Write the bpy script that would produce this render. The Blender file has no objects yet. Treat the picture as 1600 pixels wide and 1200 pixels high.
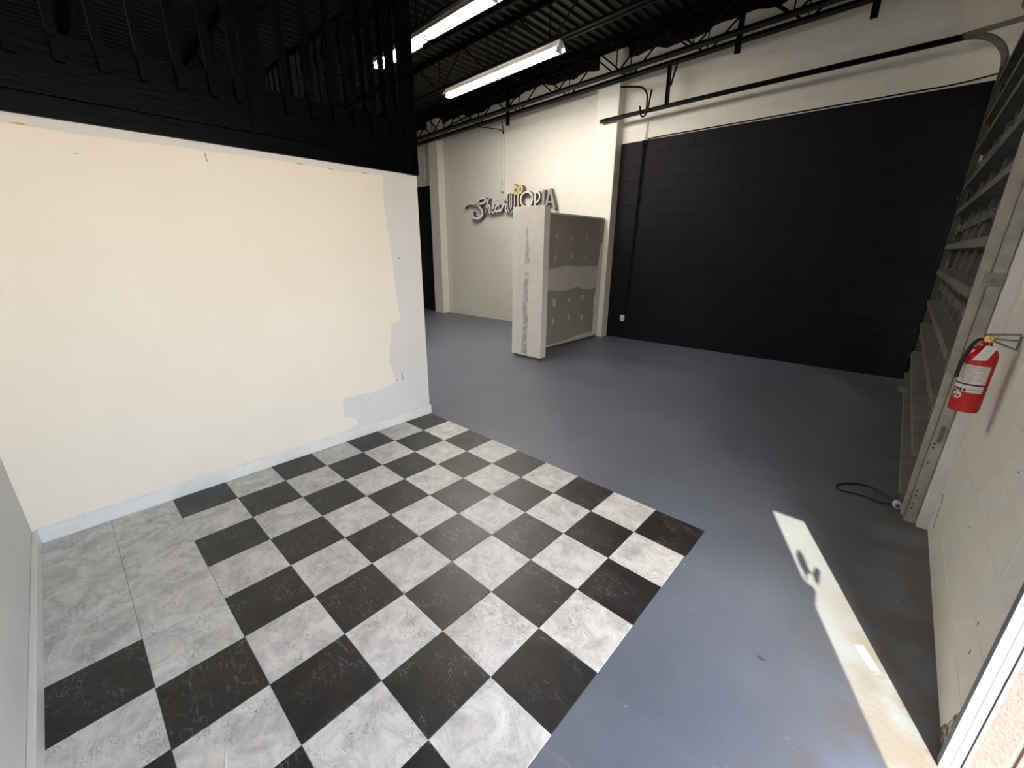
import bpy, math, random
from mathutils import Matrix, Vector
random.seed(7)
S = bpy.context.scene
COL = S.collection

# ------------------------------------------------------------------ camera
CAM = Vector((3.30294, -2.36034, 1.62775))
yaw, pitch, roll = -0.740382, -0.316686, 0.009242
fw = Vector((math.cos(pitch)*math.sin(yaw), math.cos(pitch)*math.cos(yaw), math.sin(pitch)))
r0 = Vector((math.cos(yaw), -math.sin(yaw), 0)); u0 = r0.cross(fw)
rr = math.cos(roll)*r0 + math.sin(roll)*u0
uu = -math.sin(roll)*r0 + math.cos(roll)*u0
cd = bpy.data.cameras.new('camera'); cam = bpy.data.objects.new('camera', cd); COL.objects.link(cam)
cd.sensor_width = 36.0; cd.lens = 644.05/1600*36.0; cd.clip_start = 0.05
m = Matrix((rr, uu, -fw)).transposed().to_4x4(); m.translation = CAM
cam.matrix_world = m
S.camera = cam

# ------------------------------------------------------------------ world, sun, exposure
SUN_EL = math.radians(41.0)
SUN_H = Vector((0.41, -0.912)).normalized()           # horizontal direction towards the sun
w = bpy.data.worlds.new('sky'); S.world = w; w.use_nodes = True
nt = w.node_tree; nt.nodes.clear()
sky = nt.nodes.new('ShaderNodeTexSky'); sky.sky_type = 'NISHITA'; sky.sun_disc = False
sky.sun_elevation = SUN_EL; sky.sun_rotation = math.atan2(SUN_H.x, SUN_H.y); sky.air_density = 1.0; sky.dust_density = 3.0
bg = nt.nodes.new('ShaderNodeBackground'); bg.inputs['Strength'].default_value = 0.85
out = nt.nodes.new('ShaderNodeOutputWorld')
hs = nt.nodes.new('ShaderNodeHueSaturation'); hs.inputs['Saturation'].default_value = 0.62   # hazy bright sky
nt.links.new(sky.outputs[0], hs.inputs['Color']); nt.links.new(hs.outputs[0], bg.inputs[0]); nt.links.new(bg.outputs[0], out.inputs[0])
sl = bpy.data.lights.new('sun', 'SUN'); sl.energy = 12.5; sl.angle = math.radians(0.3); sl.color = (1.0, 0.88, 0.62)
so = bpy.data.objects.new('sun', sl); COL.objects.link(so)
sd = Vector((SUN_H.x*math.cos(SUN_EL), SUN_H.y*math.cos(SUN_EL), math.sin(SUN_EL)))
so.rotation_euler = sd.to_track_quat('Z', 'Y').to_euler(); so.location = (8, -12, 9)
pl = bpy.data.lights.new('doorway_portal', 'AREA'); pl.shape = 'RECTANGLE'; pl.size = 2.0; pl.size_y = 2.75
pl.cycles.is_portal = True
po = bpy.data.objects.new('doorway_portal', pl); COL.objects.link(po)
po.location = (3.86, -1.70, 1.39); po.rotation_euler = Vector((1, 0, 0)).to_track_quat('Z', 'Y').to_euler()
TUBE_POWER = 60.0
vs = S.view_settings
vs.view_transform = 'Standard'; vs.look = 'None'; vs.exposure = 1.15; vs.gamma = 1.0; vs.use_curve_mapping = False
S.cycles.max_bounces = 10; S.cycles.diffuse_bounces = 6

# ------------------------------------------------------------------ materials
def node(nt, t, **kw):
    n = nt.nodes.new(t)
    for k, v in kw.items():
        if k in n.inputs: n.inputs[k].default_value = v
        else: setattr(n, k, v)
    return n
def rgba(c): return (c[0], c[1], c[2], 1.0)
def srgb(r, g, b):
    f = lambda v: v/12.92 if v <= 0.04045 else ((v+0.055)/1.055)**2.4
    return (f(r/255), f(g/255), f(b/255))
def mat(name, c1, c2=None, rough=0.6, scale=3.0, bump=0.0, bscale=30.0, metal=0.0, detail=5.0, lo=0.35, hi=0.7, coords='Object', emit=None, spec=0.5, stretch=None):
    M = bpy.data.materials.new(name); M.use_nodes = True
    nt = M.node_tree; p = nt.nodes['Principled BSDF']
    p.inputs['Roughness'].default_value = rough; p.inputs['Metallic'].default_value = metal
    p.inputs['Specular IOR Level'].default_value = spec
    p.inputs['Base Color'].default_value = rgba(c1)
    tc = node(nt, 'ShaderNodeTexCoord'); vec = tc.outputs[coords]
    if stretch:
        mp = node(nt, 'ShaderNodeMapping'); mp.inputs['Scale'].default_value = stretch
        nt.links.new(vec, mp.inputs[0]); vec = mp.outputs[0]
    if c2:
        n = node(nt, 'ShaderNodeTexNoise', Scale=scale, Detail=detail, Roughness=0.65)
        nt.links.new(vec, n.inputs['Vector'])
        r = node(nt, 'ShaderNodeValToRGB')
        r.color_ramp.elements[0].position = lo; r.color_ramp.elements[0].color = rgba(c1)
        r.color_ramp.elements[1].position = hi; r.color_ramp.elements[1].color = rgba(c2)
        nt.links.new(n.outputs[0], r.inputs[0]); nt.links.new(r.outputs[0], p.inputs['Base Color'])
    if bump:
        b = node(nt, 'ShaderNodeTexNoise', Scale=bscale, Detail=4.0)
        nt.links.new(vec, b.inputs['Vector'])
        bp = node(nt, 'ShaderNodeBump', Strength=bump, Distance=0.01)
        nt.links.new(b.outputs[0], bp.inputs['Height']); nt.links.new(bp.outputs[0], p.inputs['Normal'])
    if emit:
        p.inputs['Emission Color'].default_value = rgba(emit[0]); p.inputs['Emission Strength'].default_value = emit[1]
    return M

def tile_mat(name, dark):
    M = bpy.data.materials.new(name); M.use_nodes = True; nt = M.node_tree; p = nt.nodes['Principled BSDF']
    L = nt.links.new
    tc = node(nt, 'ShaderNodeTexCoord'); oi = node(nt, 'ShaderNodeObjectInfo')
    sc = node(nt, 'ShaderNodeVectorMath', operation='SCALE'); sc.inputs[3].default_value = 40.0
    cmb = node(nt, 'ShaderNodeCombineXYZ'); L(oi.outputs['Random'], cmb.inputs[0]); L(oi.outputs['Random'], cmb.inputs[2])
    L(cmb.outputs[0], sc.inputs[0])
    add = node(nt, 'ShaderNodeVectorMath', operation='ADD'); L(tc.outputs['Object'], add.inputs[0]); L(sc.outputs[0], add.inputs[1])
    v = add.outputs[0]
    big = node(nt, 'ShaderNodeTexNoise', Scale=8.0 if not dark else 7.0, Detail=10.0, Roughness=0.75, Distortion=0.6); L(v, big.inputs['Vector'])
    r = node(nt, 'ShaderNodeValToRGB'); e = r.color_ramp.elements
    if dark:
        e[0].position = 0.35; e[0].color = rgba((0.007, 0.0065, 0.0065)); e[1].position = 0.75; e[1].color = rgba((0.028, 0.027, 0.026))
    else:
        e[0].position = 0.34; e[0].color = rgba((0.38, 0.375, 0.36)); e[1].position = 0.56; e[1].color = rgba((0.65, 0.645, 0.62))
        e2 = e.new(0.72); e2.color = rgba((0.77, 0.765, 0.74))
    L(big.outputs[0], r.inputs[0])
    # vein / scratch lines: thin iso-bands of a stretched, distorted noise
    mp = node(nt, 'ShaderNodeMapping'); mp.inputs['Scale'].default_value = (3.5, 10.0, 1.0) if dark else (6.0, 11.0, 1.0)
    mp.inputs['Rotation'].default_value = (0, 0, 0.7); L(v, mp.inputs[0])
    vn = node(nt, 'ShaderNodeTexNoise', Scale=3.0, Detail=4.0, Roughness=0.55, Distortion=0.35 if dark else 1.0); L(mp.outputs[0], vn.inputs['Vector'])
    a = node(nt, 'ShaderNodeMath', operation='SUBTRACT'); a.inputs[1].default_value = 0.5; L(vn.outputs[0], a.inputs[0])
    b = node(nt, 'ShaderNodeMath', operation='ABSOLUTE'); L(a.outputs[0], b.inputs[0])
    c = node(nt, 'ShaderNodeMapRange'); c.inputs['From Min'].default_value = 0.0; c.inputs['From Max'].default_value = 0.012 if dark else 0.02
    c.inputs['To Min'].default_value = 1.0; c.inputs['To Max'].default_value = 0.0; L(b.outputs[0], c.inputs[0])
    mk = node(nt, 'ShaderNodeTexNoise', Scale=7.0, Detail=2.0); L(v, mk.inputs['Vector'])
    mr = node(nt, 'ShaderNodeMapRange'); mr.inputs['From Min'].default_value = 0.44; mr.inputs['From Max'].default_value = 0.6; L(mk.outputs[0], mr.inputs[0])
    mm = node(nt, 'ShaderNodeMath', operation='MULTIPLY'); L(c.outputs[0], mm.inputs[0]); L(mr.outputs[0], mm.inputs[1])
    mx = node(nt, 'ShaderNodeMix', data_type='RGBA'); L(mm.outputs[0], mx.inputs[0]); L(r.outputs[0], mx.inputs[6])
    mx.inputs[7].default_value = rgba((0.16, 0.16, 0.16) if dark else (0.22, 0.22, 0.215))
    L(mx.outputs[2], p.inputs['Base Color'])
    p.inputs['Roughness'].default_value = 0.42 if dark else 0.5
    return M

def floor_mat():
    M = bpy.data.materials.new('painted_concrete'); M.use_nodes = True; nt = M.node_tree; p = nt.nodes['Principled BSDF']; L = nt.links.new
    tc = node(nt, 'ShaderNodeTexCoord'); v = tc.outputs['Object']
    n = node(nt, 'ShaderNodeTexNoise', Scale=1.1, Detail=9.0, Roughness=0.62); L(v, n.inputs['Vector'])
    r = node(nt, 'ShaderNodeValToRGB'); e = r.color_ramp.elements
    e[0].position = 0.3; e[0].color = rgba((0.098, 0.113, 0.145)); e[1].position = 0.7; e[1].color = rgba((0.140, 0.160, 0.201))
    L(n.outputs[0], r.inputs[0])
    vo = node(nt, 'ShaderNodeTexVoronoi', Scale=9.0, feature='F1'); L(v, vo.inputs['Vector'])
    mr = node(nt, 'ShaderNodeMapRange'); mr.inputs['From Min'].default_value = 0.035; mr.inputs['From Max'].default_value = 0.065
    mr.inputs['To Min'].default_value = 1.0; mr.inputs['To Max'].default_value = 0.0; L(vo.outputs['Distance'], mr.inputs[0])
    mk = node(nt, 'ShaderNodeTexNoise', Scale=2.3, Detail=3.0); L(v, mk.inputs['Vector'])
    mr2 = node(nt, 'ShaderNodeMapRange'); mr2.inputs['From Min'].default_value = 0.44; mr2.inputs['From Max'].default_value = 0.56; L(mk.outputs[0], mr2.inputs[0])
    mm = node(nt, 'ShaderNodeMath', operation='MULTIPLY'); L(mr.outputs[0], mm.inputs[0]); L(mr2.outputs[0], mm.inputs[1])
    mx = node(nt, 'ShaderNodeMix', data_type='RGBA'); L(mm.outputs[0], mx.inputs[0]); L(r.outputs[0], mx.inputs[6]); mx.inputs[7].default_value = rgba((0.35, 0.36, 0.36))
    # scuff lines
    mp = node(nt, 'ShaderNodeMapping'); mp.inputs['Scale'].default_value = (0.6, 2.2, 1); mp.inputs['Rotation'].default_value = (0, 0, 0.5); L(v, mp.inputs[0])
    vn = node(nt, 'ShaderNodeTexNoise', Scale=2.0, Detail=3.0, Distortion=0.8); L(mp.outputs[0], vn.inputs['Vector'])
    a = node(nt, 'ShaderNodeMath', operation='SUBTRACT'); a.inputs[1].default_value = 0.47; L(vn.outputs[0], a.inputs[0])
    b = node(nt, 'ShaderNodeMath', operation='ABSOLUTE'); L(a.outputs[0], b.inputs[0])
    c = node(nt, 'ShaderNodeMapRange'); c.inputs['From Max'].default_value = 0.004; c.inputs['To Min'].default_value = 0.35; c.inputs['To Max'].default_value = 0.0; L(b.outputs[0], c.inputs[0])
    m2 = node(nt, 'ShaderNodeMath', operation='MULTIPLY'); L(c.outputs[0], m2.inputs[0]); L(mr2.outputs[0], m2.inputs[1])
    mx2 = node(nt, 'ShaderNodeMix', data_type='RGBA'); L(m2.outputs[0], mx2.inputs[0]); L(mx.outputs[2], mx2.inputs[6]); mx2.inputs[7].default_value = rgba((0.3, 0.3, 0.3))
    # brown grime along the garage door threshold
    sp = node(nt, 'ShaderNodeSeparateXYZ'); L(v, sp.inputs[0])
    g = node(nt, 'ShaderNodeMapRange'); g.inputs['From Min'].default_value = 3.2; g.inputs['From Max'].default_value = 3.7; L(sp.outputs[0], g.inputs[0])
    gn = node(nt, 'ShaderNodeTexNoise', Scale=6.0, Detail=6.0); L(v, gn.inputs['Vector'])
    gr_ = node(nt, 'ShaderNodeMapRange'); gr_.inputs['From Min'].default_value = 0.38; gr_.inputs['From Max'].default_value = 0.58; L(gn.outputs[0], gr_.inputs[0])
    gm = node(nt, 'ShaderNodeMath', operation='MULTIPLY'); L(g.outputs[0], gm.inputs[0]); L(gr_.outputs[0], gm.inputs[1])
    mx3 = node(nt, 'ShaderNodeMix', data_type='RGBA'); L(gm.outputs[0], mx3.inputs[0]); L(mx2.outputs[2], mx3.inputs[6]); mx3.inputs[7].default_value = rgba((0.100, 0.092, 0.085))
    L(mx3.outputs[2], p.inputs['Base Color'])
    rr_ = node(nt, 'ShaderNodeMapRange'); rr_.inputs['To Min'].default_value = 0.34; rr_.inputs['To Max'].default_value = 0.52; L(n.outputs[0], rr_.inputs[0]); L(rr_.outputs[0], p.inputs['Roughness'])
    bp = node(nt, 'ShaderNodeBump', Strength=0.12, Distance=0.01); bn = node(nt, 'ShaderNodeTexNoise', Scale=45.0, Detail=5.0); L(v, bn.inputs['Vector'])
    L(bn.outputs[0], bp.inputs['Height']); L(bp.outputs[0], p.inputs['Normal'])
    return M

M = {
 'floor': floor_mat(), 'tile_w': tile_mat('marbled_white_vinyl', False), 'tile_b': tile_mat('marbled_black_vinyl', True),
 'cream': mat('cream_skim_coat', (0.83, 0.775, 0.67), (0.86, 0.81, 0.715), 0.7, 1.6, 0.10, 12),
 'drywall': mat('primed_drywall', (0.68, 0.675, 0.66), (0.73, 0.725, 0.71), 0.75, 2.0, 0.05, 60),
 'paintwhite': mat('white_trim_paint', (0.74, 0.73, 0.70), (0.80, 0.79, 0.765), 0.45, 9, 0.08, 25),
 'cmu_white': mat('white_painted_block', (0.73, 0.71, 0.645), (0.79, 0.77, 0.705), 0.65, 5, 0.25, 70),
 'cmu_black': mat('black_painted_block', (0.0070, 0.0060, 0.0085), (0.0105, 0.0090, 0.0115), 0.6, 5, 0.3, 70, spec=0.12),
 'blackwood': mat('black_stained_wood', (0.0008, 0.0008, 0.0008), (0.0022, 0.0021, 0.002), 0.45, 6, 0.25, 14, stretch=(3, 0.6, 3), spec=0.07),
 'blacksteel': mat('black_painted_steel', (0.0025, 0.0025, 0.003), (0.0045, 0.0045, 0.0045), 0.45, 8, spec=0.07),
 'deck': mat('black_painted_deck', (0.0055, 0.005, 0.0046), (0.010, 0.0092, 0.0082), 0.4, 4, spec=0.22),
 'fixture': mat('white_enamel', (0.72, 0.72, 0.70), None, 0.35),
 'tube': mat('fluorescent_tube', (0.9, 0.9, 0.9), None, 0.3, emit=((1.0, 0.925, 0.83), TUBE_POWER)),
 'gypsum': mat('bare_grey_gypsum_board', (0.31, 0.285, 0.255), (0.35, 0.325, 0.295), 0.85, 3),
 'mud': mat('joint_compound', (0.56, 0.525, 0.475), (0.66, 0.62, 0.57), 0.8, 10, 0.1, 30),
 'mudwhite': mat('sanded_joint_compound', (0.68, 0.655, 0.61), (0.76, 0.735, 0.69), 0.75, 5, 0.08, 30),
 'mudgrey': mat('grey_tape_streak', (0.38, 0.365, 0.34), (0.66, 0.635, 0.59), 0.8, 11, lo=0.46, hi=0.64),
 'doorsteel': mat('weathered_grey_door_steel', (0.15, 0.145, 0.135), (0.24, 0.23, 0.21), 0.6, 5, 0.1, 40, metal=0.2, stretch=(1, 0.4, 3)),
 'doorpanel': mat('dark_grey_door_skin', (0.065, 0.063, 0.058), (0.12, 0.115, 0.105), 0.65, 5, 0.1, 40, metal=0.2),
 'strut': mat('dull_grey_strut_steel', (0.13, 0.127, 0.12), (0.21, 0.205, 0.19), 0.6, 6, 0.1, 40, metal=0.2),
 'galv': mat('galvanised_steel', (0.20, 0.195, 0.18), (0.30, 0.29, 0.27), 0.45, 12, metal=0.5),
 'trackwhite': mat('grimy_white_track_paint', (0.30, 0.285, 0.245), (0.48, 0.46, 0.41), 0.5, 9, 0.1, 30),
 'red': mat('red_enamel', (0.50, 0.012, 0.014), (0.56, 0.016, 0.018), 0.25, 4),
 'label': mat('extinguisher_label', (0.66, 0.64, 0.62), (0.74, 0.72, 0.70), 0.5, 20),
 'ink': mat('black_print', (0.02, 0.02, 0.025), None, 0.5),
 'greyprint': mat('grey_print', (0.36, 0.35, 0.35), None, 0.6),
 'yellow': mat('yellow_print', (0.75, 0.5, 0.06), None, 0.5),
 'rubber': mat('black_rubber', (0.012, 0.012, 0.012), None, 0.6),
 'brass': mat('brass', (0.55, 0.38, 0.12), (0.7, 0.52, 0.2), 0.3, 8, metal=0.9),
 'gold': mat('gold_sign_face', (0.62, 0.50, 0.20), (0.74, 0.63, 0.33), 0.4, 6),
 'signwhite': mat('white_sign_face', (0.84, 0.84, 0.82), None, 0.4),
 'signdark': mat('dark_sign_return', (0.10, 0.095, 0.085), None, 0.5),
 'signgrey': mat('silver_sign_face', (0.40, 0.39, 0.37), (0.55, 0.54, 0.51), 0.35, 8, metal=0.4),
 'plastic': mat('white_plastic', (0.72, 0.72, 0.69), None, 0.4),
 'aluminium': mat('anodised_aluminium', (0.13, 0.15, 0.17), (0.17, 0.19, 0.21), 0.5, 10),
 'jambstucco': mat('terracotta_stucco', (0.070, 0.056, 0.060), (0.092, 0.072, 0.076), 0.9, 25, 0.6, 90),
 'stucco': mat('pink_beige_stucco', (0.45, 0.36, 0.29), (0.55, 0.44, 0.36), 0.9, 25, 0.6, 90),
 'pavement': mat('sunlit_concrete_pavement', (0.52, 0.46, 0.40), (0.60, 0.54, 0.48), 0.9, 3, 0.2, 60),
 'concrete_raw': mat('exposed_grey_mortar', (0.10, 0.095, 0.08), (0.45, 0.43, 0.38), 0.9, 38, 0.6, 60, lo=0.45, hi=0.55),
 'gasket': mat('dull_grey_aluminium', (0.075, 0.082, 0.105), (0.10, 0.108, 0.135), 0.5, 9),
 'paper': mat('white_paper', (0.85, 0.85, 0.83), None, 0.7),
 'orange': mat('torn_brown_paper', (0.62, 0.38, 0.20), None, 0.8),
 'crack': mat('dark_gouge', (0.10, 0.09, 0.08), None, 0.9),
 'leaf': mat('dry_leaf', (0.06, 0.05, 0.04), None, 0.8),
}

# ------------------------------------------------------------------ mesh helpers
class MB:
    def __init__(s): s.v = []; s.f = []; s.m = []
    def quadbox(s, c8, mi=0):
        o = len(s.v); s.v += [tuple(p) for p in c8]
        for f in ((0,3,2,1),(4,5,6,7),(0,1,5,4),(1,2,6,5),(2,3,7,6),(3,0,4,7)):
            s.f.append(tuple(o+i for i in f)); s.m.append(mi)
        return s
    def box(s, x0, x1, y0, y1, z0, z1, mi=0):
        return s.quadbox([(x0,y0,z0),(x1,y0,z0),(x1,y1,z0),(x0,y1,z0),(x0,y0,z1),(x1,y0,z1),(x1,y1,z1),(x0,y1,z1)], mi)
    def bar(s, a, b, wd, ht=None, mi=0, up=(0,0,1)):
        a = Vector(a); b = Vector(b); ht = wd if ht is None else ht
        d = (b-a).normalized(); up = Vector(up)
        if abs(d.dot(up)) > 0.98: up = Vector((0,1,0))
        sx = d.cross(up).normalized()*wd/2; sz = sx.cross(d).normalized()*ht/2
        return s.quadbox([a-sx-sz, a+sx-sz, b+sx-sz, b-sx-sz, a-sx+sz, a+sx+sz, b+sx+sz, b-sx+sz], mi)
    def tube(s, pts, r, n=8, mi=0, caps=True):
        pts = [Vector(p) for p in pts]; o = len(s.v); N = len(pts)
        prev = None
        for i, p in enumerate(pts):
            t = (pts[min(i+1,N-1)] - pts[max(i-1,0)]).normalized()
            if prev is None:
                a = Vector((0,0,1)) if abs(t.z) < 0.9 else Vector((1,0,0)); nx = t.cross(a).normalized()
            else: nx = (prev - t*prev.dot(t)).normalized()
            prev = nx; ny = t.cross(nx); ri = r[i] if isinstance(r, (list, tuple)) else r
            for k in range(n):
                a = 2*math.pi*k/n; s.v.append(tuple(p + nx*ri*math.cos(a) + ny*ri*math.sin(a)))
        for i in range(N-1):
            for k in range(n):
                k2 = (k+1) % n; s.f.append((o+i*n+k, o+i*n+k2, o+(i+1)*n+k2, o+(i+1)*n+k)); s.m.append(mi)
        if caps:
            s.f.append(tuple(o+k for k in range(n))[::-1]); s.m.append(mi)
            s.f.append(tuple(o+(N-1)*n+k for k in range(n))); s.m.append(mi)
        return s
    def prism(s, poly, axis, a0, a1, mi=0):
        """extrude a 2-D polygon along an axis; poly is in the two other axes in x,y,z order"""
        def P(u, v, a): return {0:(a,u,v), 1:(u,a,v), 2:(u,v,a)}[axis]
        o = len(s.v); n = len(poly)
        s.v += [P(u,v,a0) for u,v in poly] + [P(u,v,a1) for u,v in poly]
        s.f.append(tuple(range(o, o+n))); s.m.append(mi); s.f.append(tuple(range(o+2*n-1, o+n-1, -1))); s.m.append(mi)
        for i in range(n):
            j = (i+1) % n; s.f.append((o+i, o+n+i, o+n+j, o+j)); s.m.append(mi)
        return s
    def mesh(s, name, mats):
        me = bpy.data.meshes.new(name); me.from_pydata(s.v, [], s.f)
        for mm in (mats if isinstance(mats, (list, tuple)) else [mats]): me.materials.append(M[mm])
        for p, i in zip(me.polygons, s.m): p.material_index = i
        import bmesh
        b = bmesh.new(); b.from_mesh(me); bmesh.ops.recalc_face_normals(b, faces=b.faces[:]); b.to_mesh(me); b.free()
        return me
    def build(s, name, mats, parent=None, bevel=0.0, smooth=False):
        o = bpy.data.objects.new(name, s.mesh(name, mats)); COL.objects.link(o)
        if parent: o.parent = parent; o.matrix_parent_inverse = Matrix.Translation(parent.location).inverted() if any(parent.location) else Matrix()
        if bevel:
            b = o.modifiers.new('bevel', 'BEVEL'); b.width = bevel; b.segments = 2; b.limit_method = 'ANGLE'
        if smooth:
            for p in o.data.polygons: p.use_smooth = True
        return o
def tag(o, label, cat, group=None, kind=None):
    o['label'] = label; o['category'] = cat
    if group: o['group'] = group
    if kind: o['kind'] = kind
    return o
def thing(name, label, cat, loc=(0,0,0), group=None):
    o = bpy.data.objects.new(name, None); COL.objects.link(o); o.location = loc; o.empty_display_size = 0.1
    return tag(o, label, cat, group)
def place(name, me, parent, loc):
    o = bpy.data.objects.new(name, me); COL.objects.link(o); o.parent = parent; o.location = Vector(loc) - parent.location
    return o
def catmull(pts, k=5, closed=False):
    P = [Vector(p) for p in pts]; n = len(P); out = []
    rng = range(n if closed else n-1)
    for i in rng:
        p0 = P[(i-1) % n] if closed or i > 0 else P[0]; p1 = P[i]; p2 = P[(i+1) % n]; p3 = P[(i+2) % n] if closed or i+2 < n else P[-1]
        for j in range(k):
            t = j/k; out.append(0.5*((2*p1)+(p2-p0)*t+(2*p0-5*p1+4*p2-p3)*t*t+(3*p1-p0-3*p2+p3)*t**3))
    if not closed: out.append(P[-1])
    return out

# heights
SLOPE = 0.0287
def chord_z(x): return 4.275 + SLOPE*(x+0.635)
def deck_z(x): return 4.775 + SLOPE*(x+0.635)
def floor_z(x, y):
    t = min(max((y-1.2)/3.6, 0), 1); return 0.0105*(x-1.0)*t
YB = 5.0        # back wall face
XF = 3.755      # front wall face
XP = 0.0        # partition face
YL = -2.75      # left wall face

# ------------------------------------------------------------------ structure: floor
mb = MB(); xs = [-9.6+i*0.5 for i in range(27)] + [3.76]; ys = [-2.95+i*0.5 for i in range(17)]
for y in ys:
    for x in xs: mb.v.append((x, y, floor_z(x, y)))
nx = len(xs)
for j in range(len(ys)-1):
    for i in range(nx-1): mb.f.append((j*nx+i, j*nx+i+1, (j+1)*nx+i+1, (j+1)*nx+i)); mb.m.append(0)
floor = tag(mb.build('floor', 'floor'), 'grey painted concrete floor with a checkerboard corner of vinyl tiles', 'floor', kind='structure')
for p in floor.data.polygons: p.use_smooth = True

# vinyl tiles
T = 0.3048
tile_cache = {}
def tile_mesh(i0, i1, j0, j1, dark):
    key = (round(i1-i0, 3), round(j1-j0, 3), dark)
    if key not in tile_cache:
        a = (i1-i0)*T/2 - 0.0008; b = (j1-j0)*T/2 - 0.0008; h = 0.0032; e = 0.0012; q = MB()
        q.v = [(-a,-b,0),(a,-b,0),(a,b,0),(-a,b,0),(-a,-b,h-e),(a,-b,h-e),(a,b,h-e),(-a,b,h-e),(-a+e,-b+e,h),(a-e,-b+e,h),(a-e,b-e,h),(-a+e,b-e,h)]
        q.f = [(0,3,2,1)] + [(k,(k+1)%4,4+(k+1)%4,4+k) for k in range(4)] + [(4+k,4+(k+1)%4,8+(k+1)%4,8+k) for k in range(4)] + [(8,9,10,11)]
        q.m = [0]*len(q.f); tile_cache[key] = q.mesh('tile', 'tile_b' if dark else 'tile_w')
    return tile_cache[key]
for j in range(9):
    for i in range(9):
        dark = (i+j) % 2 == 0
        if (i, j) in ((1,7),(3,7),(0,8),(2,8)): dark = False
        i0, i1, j0, j1 = i, i+1, j, j+1
        if i == 0: i0 = 0.045
        if j == 8: j1 = 8.955; i0 -= 0.03 if i else 0; i1 -= 0.03
        if (i, j) == (8, 0): i1 = 9.03
        if j == 6 and i == 8: i1 = 9.01
        o = place('tile', tile_mesh(i0, i1, j0, j1, dark), floor, ((i0+i1)/2*T, -(j0+j1)/2*T, 0.0004))

# ------------------------------------------------------------------ block walls
block_cache = {}
def block_mesh(wd, hd, mt, axis, sgn):
    key = (round(wd,3), round(hd,3), mt, axis)
    if key not in block_cache:
        g_ = {'cmu_black': 0.0035}.get(mt, 0.0022 if axis == 'y' else 0.0012); a = wd/2-g_; b = hd/2-g_; d = 0.016; e = g_; q = MB()
        ring = lambda aa, bb, t: [(-aa,t,-bb),(aa,t,-bb),(aa,t,bb),(-aa,t,bb)]
        pts = ring(a,b,d) + ring(a,b,e) + ring(a-e,b-e,0)
        if axis == 'y': pts = [(t, u, z) for u, t, z in pts]
        q.v = pts; q.f = [(k,(k+1)%4,4+(k+1)%4,4+k) for k in range(4)] + [(4+k,4+(k+1)%4,8+(k+1)%4,8+k) for k in range(4)] + [(8,9,10,11),(3,2,1,0)]
        q.m = [0]*len(q.f); block_cache[key] = q.mesh('block', mt)
    return block_cache[key]
def lay_blocks(parent, axis, face, u0, u1, z0, z1, mtf, start=0.0, zoff=0.0):
    H, Wd = 0.2, 0.4; k = 0; z = z0
    n = 0
    while z < z1-0.02:
        zt = min(z+H, z1); u = u0; off = (k % 2)*Wd/2 + start
        edges = [u0] + [e for e in (u0 - Wd + off + Wd*i for i in range(int((u1-u0)/Wd)+4)) if u0+0.06 < e < u1-0.06] + [u1]
        for a, b in zip(edges[:-1], edges[1:]):
            c = (a+b)/2; zc = (z+zt)/2
            loc = (c, face, zc) if axis == 'x' else (face, c, zc)
            place('block', block_mesh(b-a, zt-z, mtf(zc), axis, 1), parent, loc); n += 1
        z = zt; k += 1
    return n
BLACK_TOP = 3.4
def core_back(name, x0, x1, label, cat='wall'):
    q = MB(); q.box(x0, x1, YB+(0.0035 if 'black' in label else 0.0012), YB+0.2, -0.2, BLACK_TOP, 1 if 'black' in label else 0); q.box(x0, x1, YB+0.0014, YB+0.2, BLACK_TOP, 5.1, 0)
    return tag(q.build(name, ['cmu_white', 'cmu_black']), label, cat, kind='structure')
wr = core_back('wall_right', -0.86, 3.96, 'concrete block wall painted black below and white above beside the garage door')
lay_blocks(wr, 'x', YB, -0.86, 3.75, 0.0, 4.8, lambda z: 'cmu_black' if z < BLACK_TOP else 'cmu_white', 0.1)
place('block', block_mesh(4.6, 0.08, 'cmu_black', 'x', 1), wr, (1.44, YB+0.002, -0.045))
wb = core_back('wall_back', -5.82, -1.28, 'white painted block wall bay behind the channel letter sign')
lay_blocks(wb, 'x', YB, -5.82, -1.28, -0.1, 4.7, lambda z: 'cmu_white', 0.0)
wl = core_back('wall_far_left', -9.6, -6.19, 'black and white painted block wall bay beyond the far pilaster')
lay_blocks(wl, 'x', YB, -7.4, -6.19, -0.2, 4.6, lambda z: 'cmu_black' if z < 3.3 else 'cmu_white', 0.0)
for nm, x0, x1, lb in (('trim_1', -1.285, -0.855, 'white painted block pilaster between the black wall and the white wall'), ('trim_2', -6.19, -5.82, 'white painted block pilaster at the far left of the white wall')):
    tag(MB().box(x0, x1, 4.80, 5.18, -0.2, 4.9).build(nm, 'cmu_white', bevel=0.012), lb, 'pilaster', kind='structure')

# black overspray along the top of the back wall
def fringe(parent, x0, x1):
    q = MB(); n = int((x1-x0)/0.06); top = []; bot = []
    ph = [random.uniform(0, 6) for _ in range(6)]
    for i in range(n+1):
        x = x0 + (x1-x0)*i/n
        d = 0.095 + 0.03*math.sin(x*2.1+ph[0]) + 0.025*math.sin(x*5.3+ph[1]) + 0.016*math.sin(x*13+ph[2]) + random.uniform(-0.008, 0.008)
        bot.append((x, deck_z(x)-d)); top.append((x, deck_z(x)+0.06))
    o = 0
    for i in range(n):
        q.prism([bot[i], bot[i+1], top[i+1], top[i]], 1, YB-0.003, YB+0.001)
    q.build('overspray_band', 'deck', parent)
fringe(wr, -0.86, 3.75); fringe(wb, -5.82, -1.28); fringe(wl, -7.4, -6.19)

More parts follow.
